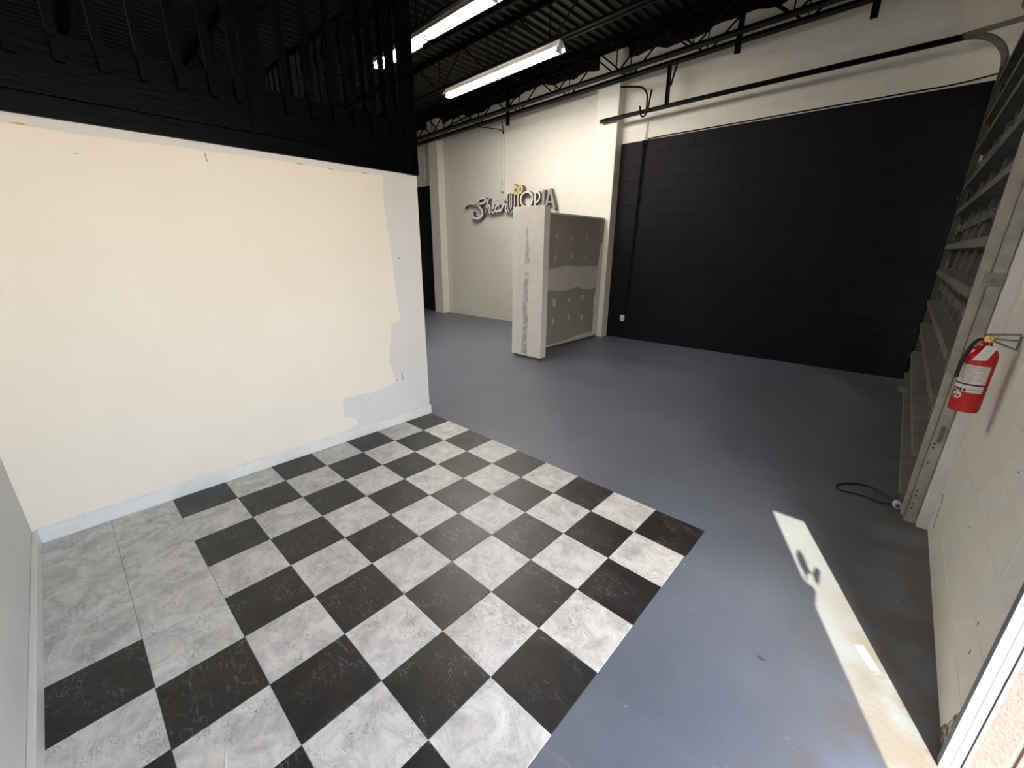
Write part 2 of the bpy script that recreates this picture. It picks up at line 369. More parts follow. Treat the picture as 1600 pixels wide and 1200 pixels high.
# front wall: block pier between entrance and garage door, header, far pier, wall beside the entrance
q = MB(); q.box(XF+0.0022, 3.95, -0.69, 0.97, -0.1, 3.46); q.box(XF+0.0022, 3.95, YL-0.2, 5.2, 3.46, 5.1); q.box(XF+0.0022, 3.95, YL-0.2, -0.69, 2.80, 3.46); q.box(XF+0.0022, 3.95, 4.80, 5.2, -0.1, 3.46)
q.box(XF+0.0022, 3.95, 0.97, 1.05, -0.1, 3.46)
wf = tag(q.build('wall_front', 'cmu_white'), 'white painted block front wall carrying the fire extinguisher', 'wall', kind='structure')
lay_blocks(wf, 'y', XF, -0.69, 0.97, 0.0, 3.4, lambda z: 'cmu_white', 0.0)
# crumbled mortar at the foot of the pier
q = MB(); q.prism([(-0.672, 0.012), (-0.56, 0.01), (-0.575, 0.05), (-0.60, 0.075), (-0.62, 0.14), (-0.655, 0.20), (-0.672, 0.21)], 0, XF-0.0015, XF+0.003); q.build('crumbled_mortar', 'concrete_raw', wf)
q = MB()
for a, b in (((-0.50, 0.33), (-0.505, 0.315)), ((-0.46, 0.42), (-0.463, 0.41)), ((-0.2, 0.9), (-0.203, 0.892)), ((0.1, 0.5), (0.105, 0.49)), ((0.83, 0.16), (0.86, 0.22)), ((0.80, 0.10), (0.84, 0.15)), ((0.86, 0.24), (0.88, 0.29))):
    q.bar((XF-0.001, a[0], a[1]), (XF-0.001, b[0], b[1]), 0.002, 0.002)
q.build('wall_gouge', 'crack', wf)

# entrance frame and stucco return
q = MB(); q.box(3.742, 3.765, -0.722, -0.688, 0.0, 2.80, 0); q.box(3.7665, 3.788, -0.714, -0.688, 0.0, 2.80, 1); q.box(3.789, 3.799, -0.719, -0.688, 0.0, 2.80, 0)
fr = tag(q.build('door_1', ['aluminium', 'gasket'], bevel=0.003), 'pale aluminium jamb of the sunlit entrance beside the block pier', 'door frame', kind='structure')
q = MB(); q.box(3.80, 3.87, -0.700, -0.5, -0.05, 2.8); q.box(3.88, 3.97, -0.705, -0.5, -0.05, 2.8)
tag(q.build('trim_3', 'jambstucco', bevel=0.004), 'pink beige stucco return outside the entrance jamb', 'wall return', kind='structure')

# left wall and partition
q = MB(); q.box(-9.6, 3.76, YL-0.2, YL, -0.1, 5.1)
tag(q.build('wall_left', 'drywall'), 'pale grey drywall wall at the left edge meeting the cream wall', 'wall', kind='structure')
tag(MB().box(0.012, 3.2, YL, YL+0.022, 0.0, 0.092).build('baseboard_left', 'paintwhite', bevel=0.004), 'white baseboard along the pale left wall', 'baseboard', kind='structure')
q = MB(); q.box(-0.12, -0.0025, YL, 0.0, -0.02, 2.24); q.box(-4.2, -0.12, -0.12, 0.0, -0.06, 2.24)
wp = tag(q.build('wall_partition', 'drywall', bevel=0.002), 'cream partition wall under the black mezzanine, skim coat ending raggedly at right', 'wall', kind='structure')
def rag(pts, step=0.02, amp=0.006):
    out = []
    for (a, b), (c, d) in zip(pts[:-1], pts[1:]):
        L = math.hypot(c-a, d-b); n = max(1, int(L/step))
        for i in range(n):
            t = i/n; out.append((a+(c-a)*t+random.uniform(-amp, amp), b+(d-b)*t+random.uniform(-amp, amp)))
    return out + [pts[-1]]
edge = rag([(-0.335, 2.19), (-0.343, 1.97), (-0.325, 1.75), (-0.309, 1.56), (-0.284, 1.117), (-0.272, 1.0)], 0.05, 0.0015) + rag([(-0.275, 1.0), (-0.364, 0.975), (-0.392, 0.82), (-0.419, 0.664), (-0.405, 0.55), (-0.375, 0.46), (-0.365, 0.415), (-0.62, 0.385), (-0.884, 0.399), (-0.90, 0.31), (-0.887, 0.234), (-0.79, 0.18), (-0.792, 0.132), (-0.86, 0.10), (-0.90, 0.085)], 0.025, 0.005)
q = MB(); q.prism(edge + [(YL+0.001, 0.085)] + rag([(YL+0.001, 2.185), (-2.0, 2.175), (-1.2, 2.185), (-0.6, 2.18), (-0.345, 2.19)], 0.05, 0.005), 0, -0.003, 0.0015)
q.build('skim_coat', 'cream', wp)
q = MB()
for (y0, z0, y1) in ((-2.33, 2.183, -2.26), (-1.02, 2.184, -0.95), (-0.80, 2.182, -0.74), (-0.53, 2.185, -0.45)):
    q.prism(rag([(y0, z0), ((y0+y1)/2, z0-0.006), (y1, z0-0.002)], 0.02, 0.002) + [((y0+y1)/2, z0+0.004)], 0, 0.0010, 0.0022)
q.build('torn_paper_strip', 'orange', wp)
q = MB()
for (y0, z0, y1, z1, th) in ((-1.55, 2.165, -1.545, 2.12, .006), (-0.30, 0.50, -0.295, 0.43, .006), (-0.24, 1.55, -0.238, 1.535, .005), (-2.13, 2.08, -2.12, 2.078, .005), (-2.42, 0.075, -2.42, 0.055, .004)):
    q.bar((0.002, y0, z0), (0.002, y1, z1), th, 0.003)
q.build('wall_nick', 'crack', wp)
MB().prism([(-0.372, 0.435), (-0.355, 0.425), (-0.358, 0.455), (-0.372, 0.462)], 0, 0.0, 0.004).build('tape_scrap', 'yellow', wp)
bb = tag(MB().box(-0.001, 0.0125, YL+0.02, 0.012, 0.0, 0.088).build('baseboard_partition', 'paintwhite', bevel=0.004), 'white baseboard along the foot of the cream partition', 'baseboard', kind='structure')
MB().box(-0.001, 0.006, YL+0.02, 0.012, 0.088, 0.097).build('caulk_bead', 'paintwhite', bb)
tag(MB().box(-9.8, -9.6, YL-0.2, 5.2, -0.1, 5.1).build('wall_end', 'cmu_white'), 'far end wall of the unit hidden beyond the mezzanine', 'wall', kind='structure')

# ceiling: corrugated roof deck
q = MB(); per = 0.1524; x = -9.8; prof = []
while x < 3.98:
    for dx, up in ((0, 0), (0.045, 0), (0.062, 1), (0.135, 1)):
        xx = x+dx; prof.append((xx, deck_z(xx) + 0.038*up))
    x += per
n = len(prof)
for (xx, zz) in prof: q.v.append((xx, YL-0.2, zz)); q.v.append((xx, YB+0.2, zz))
for i in range(n-1): q.f.append((2*i, 2*i+1, 2*i+3, 2*i+2)); q.m.append(0)
q.quadbox([(-9.8, YL-0.2, deck_z(-9.8)+0.05), (3.98, YL-0.2, deck_z(3.98)+0.05), (3.98, YB+0.2, deck_z(3.98)+0.05), (-9.8, YB+0.2, deck_z(-9.8)+0.05), (-9.8, YL-0.2, 5.3), (3.98, YL-0.2, 5.3), (3.98, YB+0.2, 5.3), (-9.8, YB+0.2, 5.3)])
tag(q.build('ceiling', 'deck'), 'black corrugated steel roof deck over the whole unit', 'ceiling', kind='structure')

# mezzanine floor
q = MB(); q.box(-4.2, 0.0, YL, 0.0, 2.245, 2.595)
tag(q.build('floor_mezzanine', 'blackwood'), 'black mezzanine platform on top of the cream partition', 'mezzanine', kind='structure')

# outside
tag(MB().box(3.76, 40, -40, 40, -0.12, -0.012).build('ground_outside', 'pavement'), 'sunlit concrete pavement outside the entrance', 'pavement', kind='structure')
q = MB(); q.box(3.76, 4.480, YL-0.2, YL, -0.05, 3.2); q.box(3.95, 5.2, YL, -0.2, 3.125, 3.25)  # added out of view: wing wall and canopy that crop the sun patch
tag(q.build('sun_mask', 'stucco'), 'unseen stucco wing wall and canopy added outside the entrance to shape the sun patch', 'sun_mask', kind='structure')

q = MB()  # added out of view: plates shaped after the shadow notches in the sun patch
for poly in ([(4.532, 2.813), (4.54, 2.763), (4.534, 2.667), (4.508, 2.631), (4.503, 2.693), (4.508, 2.761)], [(4.581, 2.715), (4.592, 2.695), (4.55, 2.591), (4.547, 2.634), (4.559, 2.682)], [(4.470, 2.53), (4.505, 2.548), (4.515, 2.518), (4.478, 2.416), (4.482, 2.362), (4.470, 2.355)]):
    cx_ = sum(p[0] for p in poly)/len(poly); cz_ = sum(p[1] for p in poly)/len(poly)
    q.prism([(cx_+(p[0]-cx_)*1.15, cz_+(p[1]-cz_)*1.15) for p in poly], 1, YL-0.012, YL)
q.bar((4.475, YL-0.006, 2.52), (4.512, YL-0.006, 2.64), 0.008, 0.008); q.bar((4.53, YL-0.006, 2.66), (4.56, YL-0.006, 2.66), 0.008, 0.008)
tag(q.build('shadow_cutout', 'blacksteel'), 'unseen metal plates added by the wing wall to cast shadows into the sun patch', 'bracket')

# ------------------------------------------------------------------ mezzanine railing
rl = thing('mezzanine_railing', 'black wooden mezzanine railing with square balusters above the cream wall', 'railing', (0.03, -1.3, 2.23))
MB().box(0.0, 0.030, YL+0.002, -0.10, 2.225, 2.322).build('trim_board', 'blackwood', rl, 0.003)
MB().box(0.0, 0.026, YL+0.002, -1.262, 2.326, 2.512).build('fascia_board', 'blackwood', rl, 0.003)
MB().box(0.0, 0.026, -1.142, -0.10, 2.326, 2.500).build('fascia_board', 'blackwood', rl, 0.003)
MB().box(0.0, 0.018, YL+0.002, -1.262, 2.514, 2.610).build('ledger_board', 'blackwood', rl, 0.003)
MB().box(0.0, 0.018, -1.142, -0.10, 2.502, 2.596).build('ledger_board', 'blackwood', rl, 0.003)
MB().box(0.0, 0.036, -1.264, -1.140, 2.324, 3.66).build('post', 'blackwood', rl, 0.003)
MB().box(-0.05, 0.04, -0.102, -0.004, 2.222, 3.66).build('post', 'blackwood', rl, 0.003)
MB().box(-0.05, 0.05, YL+0.002, -0.0, 3.62, 3.66).build('top_rail', 'blackwood', rl, 0.003)
bm_ = MB().box(-0.019, 0.019, -0.019, 0.019, 2.475-2.475, 1.15).mesh('baluster', 'blackwood')
for y in (-2.58, -2.41, -2.25, -2.09, -1.93, -1.767, -1.607, -1.452, -1.316, -1.03, -0.866, -0.704, -0.552, -0.40, -0.24):
    o = place('baluster', bm_, rl, (0.045, y, 2.475)); 
    o.location.x += random.uniform(-0.002, 0.002)
rs = thing('mezzanine_side_railing', 'black railing along the far open side of the mezzanine', 'railing', (-2.0, -0.06, 2.595))
MB().box(-4.2, -0.06, -0.07, -0.03, 3.60, 3.64).build('top_rail', 'blackwood', rs, 0.003)
MB().box(-4.2, -0.06, -0.07, -0.03, 2.66, 2.70).build('bottom_rail', 'blackwood', rs, 0.003)
bm2 = MB().box(-0.018, 0.018, -0.018, 0.018, 0, 0.92).mesh('baluster', 'blackwood')
for k in range(25): place('baluster', bm2, rs, (-0.2-0.16*k, -0.05, 2.69))
for xx in (-4.15, -2.1): MB().box(xx-0.045, xx+0.045, -0.095, -0.005, 2.595, 3.66).build('post', 'blackwood', rs, 0.003)

# ------------------------------------------------------------------ roof joists
def joist(y, label, x0=-9.4, x1=3.7, phase=-0.635, panel=1.19):
    j = thing('roof_joist', label, 'joist', (-2.0, y, chord_z(-2.0)), 'open web steel joists under the roof deck')
    for s in (-1, 1):
        q = MB(); a = Vector((x0, y+s*0.030, chord_z(x0))); b = Vector((x1, y+s*0.030, chord_z(x1)))
        q.bar(a, b, 0.055, 0.007); q.bar(a+Vector((0, -s*0.024, 0.026)), b+Vector((0, -s*0.024, 0.026)), 0.007, 0.055); q.build('bottom_chord', 'blacksteel', j)
        q = MB(); a = Vector((x0, y+s*0.034, deck_z(x0)-0.006)); b = Vector((x1, y+s*0.034, deck_z(x1)-0.006))
        q.bar(a, b, 0.055, 0.006); q.bar(a+Vector((0, -s*0.024, -0.025)), b+Vector((0, -s*0.024, -0.025)), 0.006, 0.05); q.build('top_chord', 'blacksteel', j)
    k = int((x0-phase)/panel); xn = phase + k*panel
    while xn < x1:
        for dx, r in ((-panel/2, 0.013), (panel/2, 0.013), (0.0, 0.009)):
            xa, xb = xn + (0.03 if dx > 0 else -0.03 if dx < 0 else 0), xn+dx
            if x0 < xb < x1 and x0 < xa < x1:
                MB().tube([(xa, y, chord_z(xa)+0.01), (xb, y, deck_z(xb)-0.02)], r, 6).build('web_rod', 'blacksteel', j)
        xn += panel
    return j
joist(4.70, 'black open web steel joist hard against the back wall pilasters')
joist(4.42, 'black open web steel joist a hand in front of the wall joist', phase=-0.731)
joist(2.93, 'black open web steel joist carrying the nearer wall side fluorescent strip', phase=-0.9)
joist(1.48, 'black open web steel joist carrying the fluorescent strip near the mezzanine', phase=-0.7)
joist(0.02, 'black open web steel joist seen through the mezzanine balusters', phase=-0.5)
joist(-1.45, 'black open web steel joist over the middle of the mezzanine', phase=-0.8)
for xx, z0 in ((-3.288, 4.015), (0.985, 4.185), (2.42, 4.165)):
    o = MB().box(-0.035, 0.035, -0.02, 0.02, 0, deck_z(xx)-z0).build('bridging_plate', 'blacksteel')
    o.location = (xx, 4.655, z0)
    tag(o, {-3.288: 'black vertical bridging plate on the joists above the sign', 0.985: 'black vertical bridging plate on the joists above the black wall', 2.42: 'black bridging plate on the joists nearest the garage door'}[xx], 'bracket', 'bridging plates on the wall joists')
for k, (a, b) in enumerate((((-5.6, 4.42, chord_z(-5.6)), (-3.4, 4.70, 4.55)), ((-3.6, 2.93, 4.22), (-2.9, 4.38, 4.60)))):
    tag(MB().tube([a, b], 0.012, 6).build('bridging_rod', 'blacksteel'), ('thin black diagonal bridging rod between the two joists at the wall', 'thin black bridging rod from the strip light joist towards the wall')[k], 'rod')

# ------------------------------------------------------------------ fluorescent strips
def fixture(y, x0, x1, label):
    xm = (x0+x1)/2; zc = lambda x: chord_z(x) - 0.015
    f = thing('fluorescent_fixture', label, 'light fixture', (xm, y, zc(xm)), 'strip lights under the joists')
    L = x1-x0; q = MB()
    def P(x, dy, dz): return (x, y+dy, zc(x)+dz)
    q.quadbox([P(x0,-.055,-.085), P(x1,-.055,-.085), P(x1,.055,-.085), P(x0,.055,-.085), P(x0,-.035,-.01), P(x1,-.035,-.01), P(x1,.035,-.01), P(x0,.035,-.01)])
    for s_ in (-1, 1):   # reflector wings
        q.quadbox([P(x0, s_*.050, -.040), P(x1, s_*.050, -.040), P(x1, s_*.105, -.112), P(x0, s_*.105, -.112), P(x0, s_*.050, -.036), P(x1, s_*.050, -.036), P(x1, s_*.108, -.110), P(x0, s_*.108, -.110)])
    q.build('housing', 'fixture', f, 0.002)
    gap = 0.05; segs = ((x0+gap, xm-gap/2-0.01), (xm+gap/2+0.01, x1-gap))
    for a, b in segs:
        for s in (-1, 1):
            t = MB().tube([P(a, s*.040, -.118), P(b, s*.040, -.118)], 0.0165, 10).build('lamp_tube', 'tube', f, smooth=True)
            q = MB()
            for e, d in ((a, 1), (b, -1)): q.tube([P(e-d*0.004, s*.040, -.118), P(e+d*0.02, s*.040, -.118)], 0.0175, 10)
            q.build('end_cap', 'galv', t)
    for e in (x0+gap-0.012, xm-0.012, xm+0.012, x1-gap+0.012):
        q = MB(); q.quadbox([P(e-.008,-.062,-.145), P(e+.008,-.062,-.145), P(e+.008,.062,-.145), P(e-.008,.062,-.145), P(e-.008,-.05,-.084), P(e+.008,-.05,-.084), P(e+.008,.05,-.084), P(e-.008,.05,-.084)])
        q.build('lamp_holder', 'plastic', f, 0.003)
    return f
fixture(2.90, -3.06, -0.68, 'lit fluorescent strip hanging over the half wall side of the unit')
fixture(1.48, -2.90, -0.48, 'lit fluorescent strip partly hidden by the mezzanine corner post')
tag(MB().bar((-0.66, 2.90, chord_z(-0.66)-0.04), (3.6, 2.90, chord_z(3.6)-0.04), 0.04, 0.02).build('strut_channel', 'blacksteel'), 'black strut channel running on from the fluorescent strip to the front', 'channel')
tag(MB().bar((-6.5, 2.90, chord_z(-6.5)-0.04), (-3.08, 2.90, chord_z(-3.08)-0.04), 0.04, 0.02).build('strut_channel', 'blacksteel'), 'black strut channel running back from the far end of the fluorescent strip', 'channel')

# ------------------------------------------------------------------ sectional garage door
gd = thing('garage_door', 'closed grey steel sectional garage door with horizontal struts, seen from inside', 'garage door', (3.69, 2.9, 0.0))
GY0, GY1, SEC, GTOP = 1.045, 4.70, 0.627, 3.45
k = 0
strutmesh = MB().prism([(0.0, -0.042), (-0.085, -0.026), (-0.102, -0.030), (-0.102, 0.022), (-0.085, 0.026), (0.0, 0.042)], 1, GY0+0.012-2.9, GY1-0.01-2.9)
# prism along y uses (x, z) pairs
strutmesh = strutmesh.mesh('strut', 'strut')
stile = MB().box(-0.022, 0.0, -0.045, 0.045, 0.02, SEC-0.02).mesh('stile', 'doorsteel')
ridge = MB().box(-0.006, 0.0, -0.05, 0.05, 0.02, SEC-0.02).mesh('stile', 'strut')
hinge = MB().box(-0.008, 0.0, -0.028, 0.028, -0.055, 0.055).box(-0.020, -0.006, -0.030, 0.030, -0.010, 0.010).mesh('hinge', 'strut')
while k*SEC < GTOP-0.05:
    z0 = k*SEC; z1 = min(z0+SEC, GTOP)
    p = MB()
    p.box(3.690, 3.715, GY0, GY1, z0+0.012, z1-0.004)
    p.box(3.662, 3.690, GY0, GY1, z0+0.012, z0+0.040); p.box(3.662, 3.690, GY0, GY1, z1-0.034, z1-0.004)
    p.box(3.655, 3.690, GY0, GY0+0.05, z0+0.012, z1-0.004); p.box(3.655, 3.690, GY1-0.05, GY1, z0+0.012, z1-0.004)
    sec = p.build('section_panel', 'doorpanel', gd, 0.003)
    for yy in [GY0 + (GY1-GY0)*t/5 for t in range(1, 5)]:
        if z1-z0 > 0.5: place('stile', stile, gd, (3.688, yy, z0))
    for off in (0.17, 0.44):
        if z0+off < z1-0.05: place('strut', strutmesh, gd, (3.690, 2.9, z0+off))
    if k:
        MB().box(3.650, 3.662, GY0+0.05, GY1-0.05, z0-0.028, z0+0.034).build('seam_bar', 'galv', gd, 0.003)
        for yy in [GY0+0.06] + [GY0 + (GY1-GY0)*t/5 for t in range(1, 5)] + [GY1-0.06]:
            place('hinge', hinge, gd, (3.651, yy, z0))
    k += 1
MB().box(3.685, 3.72, GY0, GY1, floor_z(3.7, 3)-0.005, 0.014).build('bottom_seal', 'rubber', gd)
q = MB(); q.box(3.52, 3.58, 2.96, 3.04, 0.34, 0.39); q.tube([(3.50, 3.0, 0.365), (3.56, 3.0, 0.365)], 0.025, 10); q.build('lock_handle', 'galv', gd)

def track(y, label, s, mt):
    t = thing('door_track', label, 'door track', (3.66, y, 0.0))
    R = 0.36; zt = 3.79; xv = 3.60
    def rail(path, name, mt):
        q = MB(); path = [Vector(p) for p in path]
        # C-shaped rolled rail: web plus two flanges
        prof = [(-0.028, 0.0), (-0.028, 0.032), (-0.024, 0.032), (-0.024, 0.004), (0.024, 0.004), (0.024, 0.032), (0.028, 0.032), (0.028, 0.0)]
        n = len(prof); N = len(path); o = len(q.v)
        for i, p in enumerate(path):
            d = (path[min(i+1, N-1)] - path[max(i-1, 0)]).normalized(); side = Vector((0, s, 0)); nr = d.cross(side).normalized()
            for a, b in prof: q.v.append(tuple(p + nr*a + side*b))
        for i in range(N-1):
            for a in range(n): q.f.append((o+i*n+a, o+i*n+(a+1) % n, o+(i+1)*n+(a+1) % n, o+(i+1)*n+a)); q.m.append(0)
        q.f.append(tuple(o+a for a in range(n))); q.m.append(0); q.f.append(tuple(o+(N-1)*n+a for a in range(n-1, -1, -1))); q.m.append(0)
        return q.build(name, mt, t)
    rail([(xv+0.05, y, 0.03), (xv+0.02, y, 1.7), (xv, y, zt-R)], 'vertical_rail', mt)
    rail([(xv-R+R*math.cos(a), y, zt-R+R*math.sin(a)) for a in [math.pi/2*i/12 for i in range(13)]], 'curved_rail', 'strut')
    rail([(xv-R, y, zt), (1.0, y, zt-0.02), (-1.16, y, zt-0.05)], 'horizontal_rail', 'blacksteel')
    for p in (0.35, 1.5, 2.6):
        q = MB(); q.box(3.64, 3.756, y-0.006, y+0.006, p-0.035, p+0.035); q.tube([(3.685, y-s*0.004, p), (3.685, y-s*0.014, p)], 0.010, 6); q.build('jamb_bracket', 'galv', t)
    q = MB(); q.bar((xv-R-0.02, y+s*0.02, zt+0.012), (3.755, y+s*0.02, zt+0.055), 0.006, 0.05); q.bar((xv-R-0.02, y+s*0.0, zt+0.036), (3.755, y+s*0.0, zt+0.079), 0.04, 0.006); q.build('header_angle', 'strut', t)
    return t
tf = track(4.74, 'black overhead door track along the back wall, curving down to the grey door', -1, 'doorsteel')
q = MB(); q.bar((0.03, 4.74, 3.79), (0.03, 4.70, chord_z(0)+0.02), 0.05, 0.006, up=(0,1,0)); q.bar((0.005, 4.72, 3.79), (0.005, 4.70, chord_z(0)+0.02), 0.006, 0.05, up=(0,1,0)); q.bar((0.06, 4.72, 4.02), (0.14, 4.71, chord_z(0)+0.02), 0.02, 0.02); q.build('hanger_angle', 'blacksteel', tf)
tn = track(1.005, 'grimy white garage door track at the near jamb behind the fire extinguisher', 1, 'trackwhite')
# near jamb angle with bolt holes, and white wooden jamb boards
q = MB(); q.box(3.640, 3.697, 0.990, 0.9955, 0.0, 3.4); q.box(3.640, 3.646, 0.990, 1.035, 0.0, 3.4)
q.build('angle_plate', 'trackwhite', tn, 0.002)
q = MB()
for zz in (0.10, 0.13, 0.19, 0.22, 0.42, 0.52, 0.545): q.tube([(3.660, 0.9905, zz), (3.660, 0.988, zz)], 0.006, 8)
q.build('bolt_hole', 'crack', tn)
q = MB(); q.box(3.663, 3.683, 0.984, 0.991, 0.56, 0.66); q.box(3.668, 3.678, 0.9815, 0.985, 0.60, 0.655); q.build('slot_plate', 'strut', tn, 0.002)
q = MB(); q.box(3.62, 3.70, 0.984, 0.990, 1.46, 1.53); q.tube([(3.66, 0.985, 1.495), (3.66, 0.975, 1.495)], 0.010, 6); q.build('hinge_leaf', 'galv', tn, 0.002)
q = MB(); q.tube([(3.605, 1.085, 0.045), (3.605, 1.11, 0.045)], [0.026, 0.026], 16); rw = q.build('roller', 'plastic', gd, 0.003, True)
q = MB(); q.tube([(3.605, 1.06, 0.045), (3.605, 1.086, 0.045)], 0.009, 8); q.tube([(3.605, 1.11, 0.045), (3.605, 1.16, 0.045)], 0.007, 8); q.build('axle', 'strut', rw)
q = MB(); q.prism([(3.60, 0.02), (3.63, 0.0), (3.66, 0.0), (3.66, 0.24), (3.645, 0.26)], 1, 1.12, 1.126); q.build('bottom_bracket', 'galv', gd)
jb = MB(); jb.box(3.700, 3.757, 0.955, 1.04, 0.0, 3.44)
tag(jb.build('trim_4', 'paintwhite', bevel=0.003), 'white painted wooden jamb board beside the near garage door track', 'jamb', kind='structure')
tag(MB().box(3.700, 3.757, 4.73, 4.82, -0.02, 3.44).build('trim_5', 'paintwhite', bevel=0.003), 'painted wooden jamb board at the far side of the garage door', 'jamb', kind='structure')
q = MB(); q.tube([(3.66, 1.0, 3.99), (3.66, 4.9, 3.99)], 0.016, 10); sh = q.build('torsion_shaft', 'strut')
tag(sh, 'torsion shaft with spring above the garage door', 'shaft')
MB().tube([(3.66, 4.0, 3.99), (3.66, 4.66, 3.99)], 0.032, 12).build('spring', 'blacksteel', sh)
MB().tube([(3.66, 4.70, 3.99), (3.66, 4.78, 3.99)], 0.075, 16).build('cable_drum', 'galv', sh)

# ------------------------------------------------------------------ half wall with bare gypsum board
hw = thing('half_wall', 'unfinished drywall half wall with white end panel and taped grey gypsum side', 'half wall', (-0.9, 3.4, 0.0))
MB().box(-1.095, -0.505, 2.44, 2.570, 0.035, 2.205).build('end_panel', 'mudwhite', hw, 0.004)
MB().box(-1.06, -0.56, 2.455, 2.555, -0.02, 0.036).build('sole_plate', 'crack', hw)
MB().box(-1.075, -0.958, 2.565, 4.80, 0.018, 2.155).build('gypsum_panel', 'gypsum', hw)
MB().box(-1.06, -0.975, 2.57, 4.80, -0.03, 0.02).build('sole_plate', 'crack', hw)
MB().box(-1.085, -0.948, 2.568, 4.80, 2.155, 2.182).build('top_cap', 'mudwhite', hw, 0.003)
def blob(c, ry, rz, x0, x1, n=10, jit=0.25):
    return MB().prism([(c[0]+ry*math.cos(2*math.pi*i/n)*random.uniform(1-jit, 1+jit), c[1]+rz*math.sin(2*math.pi*i/n)*random.uniform(1-jit, 1+jit)) for i in range(n)], 0, x0, x1)
for (y, z), (ry, rz) in zip([(3.35, 1.84), (3.797, 1.801), (4.23, 1.821), (3.339, 1.504), (3.795, 1.521), (4.236, 1.508), (3.346, 0.766), (3.786, 0.785), (4.202, 0.793), (3.331, 0.452), (3.793, 0.478), (4.212, 0.421)],
        [(.032, .030), (.024, .034), (.024, .026), (.028, .045), (.026, .032), (.024, .030), (.05, .075), (.04, .035), (.045, .05), (.035, .05), (.04, .06), (.05, .06)]):
    blob((y, z), ry, rz, -0.9585, -0.9565).build('screw_patch', 'mud', hw)
band = rag([(2.60, 1.32), (3.145, 1.322), (3.37, 1.326), (3.695, 1.365), (4.03, 1.336), (4.79, 1.332)], 0.06, 0.006) + rag([(4.79, 0.95), (4.68, 0.944), (4.327, 0.918), (3.984, 0.995), (3.731, 0.955), (3.149, 0.97), (2.60, 0.96)], 0.06, 0.006)
MB().prism(band, 0, -0.959, -0.9567).build('tape_band', 'mud', hw)
MB().prism(rag([(4.60, 0.03), (4.62, 0.4), (4.60, 0.72), (4.66, 0.95), (4.66, 1.3), (4.70, 1.62), (4.73, 1.75)], 0.06, 0.008) + [(4.795, 1.75), (4.795, 0.03)], 0, -0.9592, -0.9562).build('corner_mud', 'mudwhite', hw)
MB().prism(rag([(2.60, 0.02), (4.75, 0.02)], 0.2, 0.0) + rag([(4.75, 0.12), (4.2, 0.10), (3.7, 0.06), (2.60, 0.05)], 0.08, 0.012), 0, -0.9588, -0.957).build('foot_smear', 'mud', hw)
for poly in ([(-0.835, 1.60), (-0.85, 1.422), (-0.751, 1.425), (-0.775, 1.62), (-0.795, 1.80), (-0.80, 1.90), (-0.815, 1.934), (-0.83, 1.90), (-0.825, 1.75)],
             [(-0.847, 1.303), (-0.865, 1.163), (-0.865, 1.0), (-0.885, 0.877), (-0.89, 0.78), (-0.87, 0.72), (-0.86, 0.586), (-0.875, 0.3), (-0.896, 0.06), (-0.775, 0.06), (-0.78, 0.3), (-0.765, 0.598), (-0.79, 0.75), (-0.785, 0.886), (-0.775, 1.1), (-0.765, 1.289)]):
    MB().prism(poly, 1, 2.4390, 2.4405).build('tape_streak', 'mudgrey', hw)

# ------------------------------------------------------------------ channel letter sign
sg = thing('wall_sign', 'white and gold channel letter sign reading ShearUTOPIA on the white wall', 'sign', (-3.6, 4.93, 2.4))
def ribbon(path, wd, y0, y1, closed=False, mb=None):
    P = [Vector((p[0], p[1])) for p in path]; n = len(P); q = mb or MB(); o = len(q.v)
    for i, p in enumerate(P):
        a = P[(i-1) % n] if closed or i else P[0]; b = P[(i+1) % n] if closed or i < n-1 else P[-1]
        d = (b-a).normalized(); nn = Vector((-d.y, d.x))*wd/2
        for yy in (y0, y1):
            for s in (1, -1): c = p+nn*s; q.v.append((c.x, yy, c.y))
    for i in range(n if closed else n-1):
        a = o+4*i; b = o+4*((i+1) % n)
        q.f += [(a, a+1, b+1, b), (a+2, b+2, b+3, a+3), (a, b, b+2, a+2), (a+1, a+3, b+3, b+1)]; q.m += [0, 1, 1, 1]
    if not closed:
        e = o+4*(n-1); q.f += [(o, o+2, o+3, o+1), (e, e+1, e+3, e+2)]; q.m += [1, 1]
    return q
def outline(path, hw):
    P = [Vector((p[0], p[1])) for p in path]; n = len(P); L_ = []; R_ = []
    for i, p in enumerate(P):
        d = (P[min(i+1, n-1)]-P[max(i-1, 0)]).normalized(); nn = Vector((-d.y, d.x))*hw
        L_.append(p+nn); R_.append(p-nn)
    return L_ + R_[::-1]
WD = ['signwhite', 'signdark']; Y0, Y1 = 4.855, 4.96
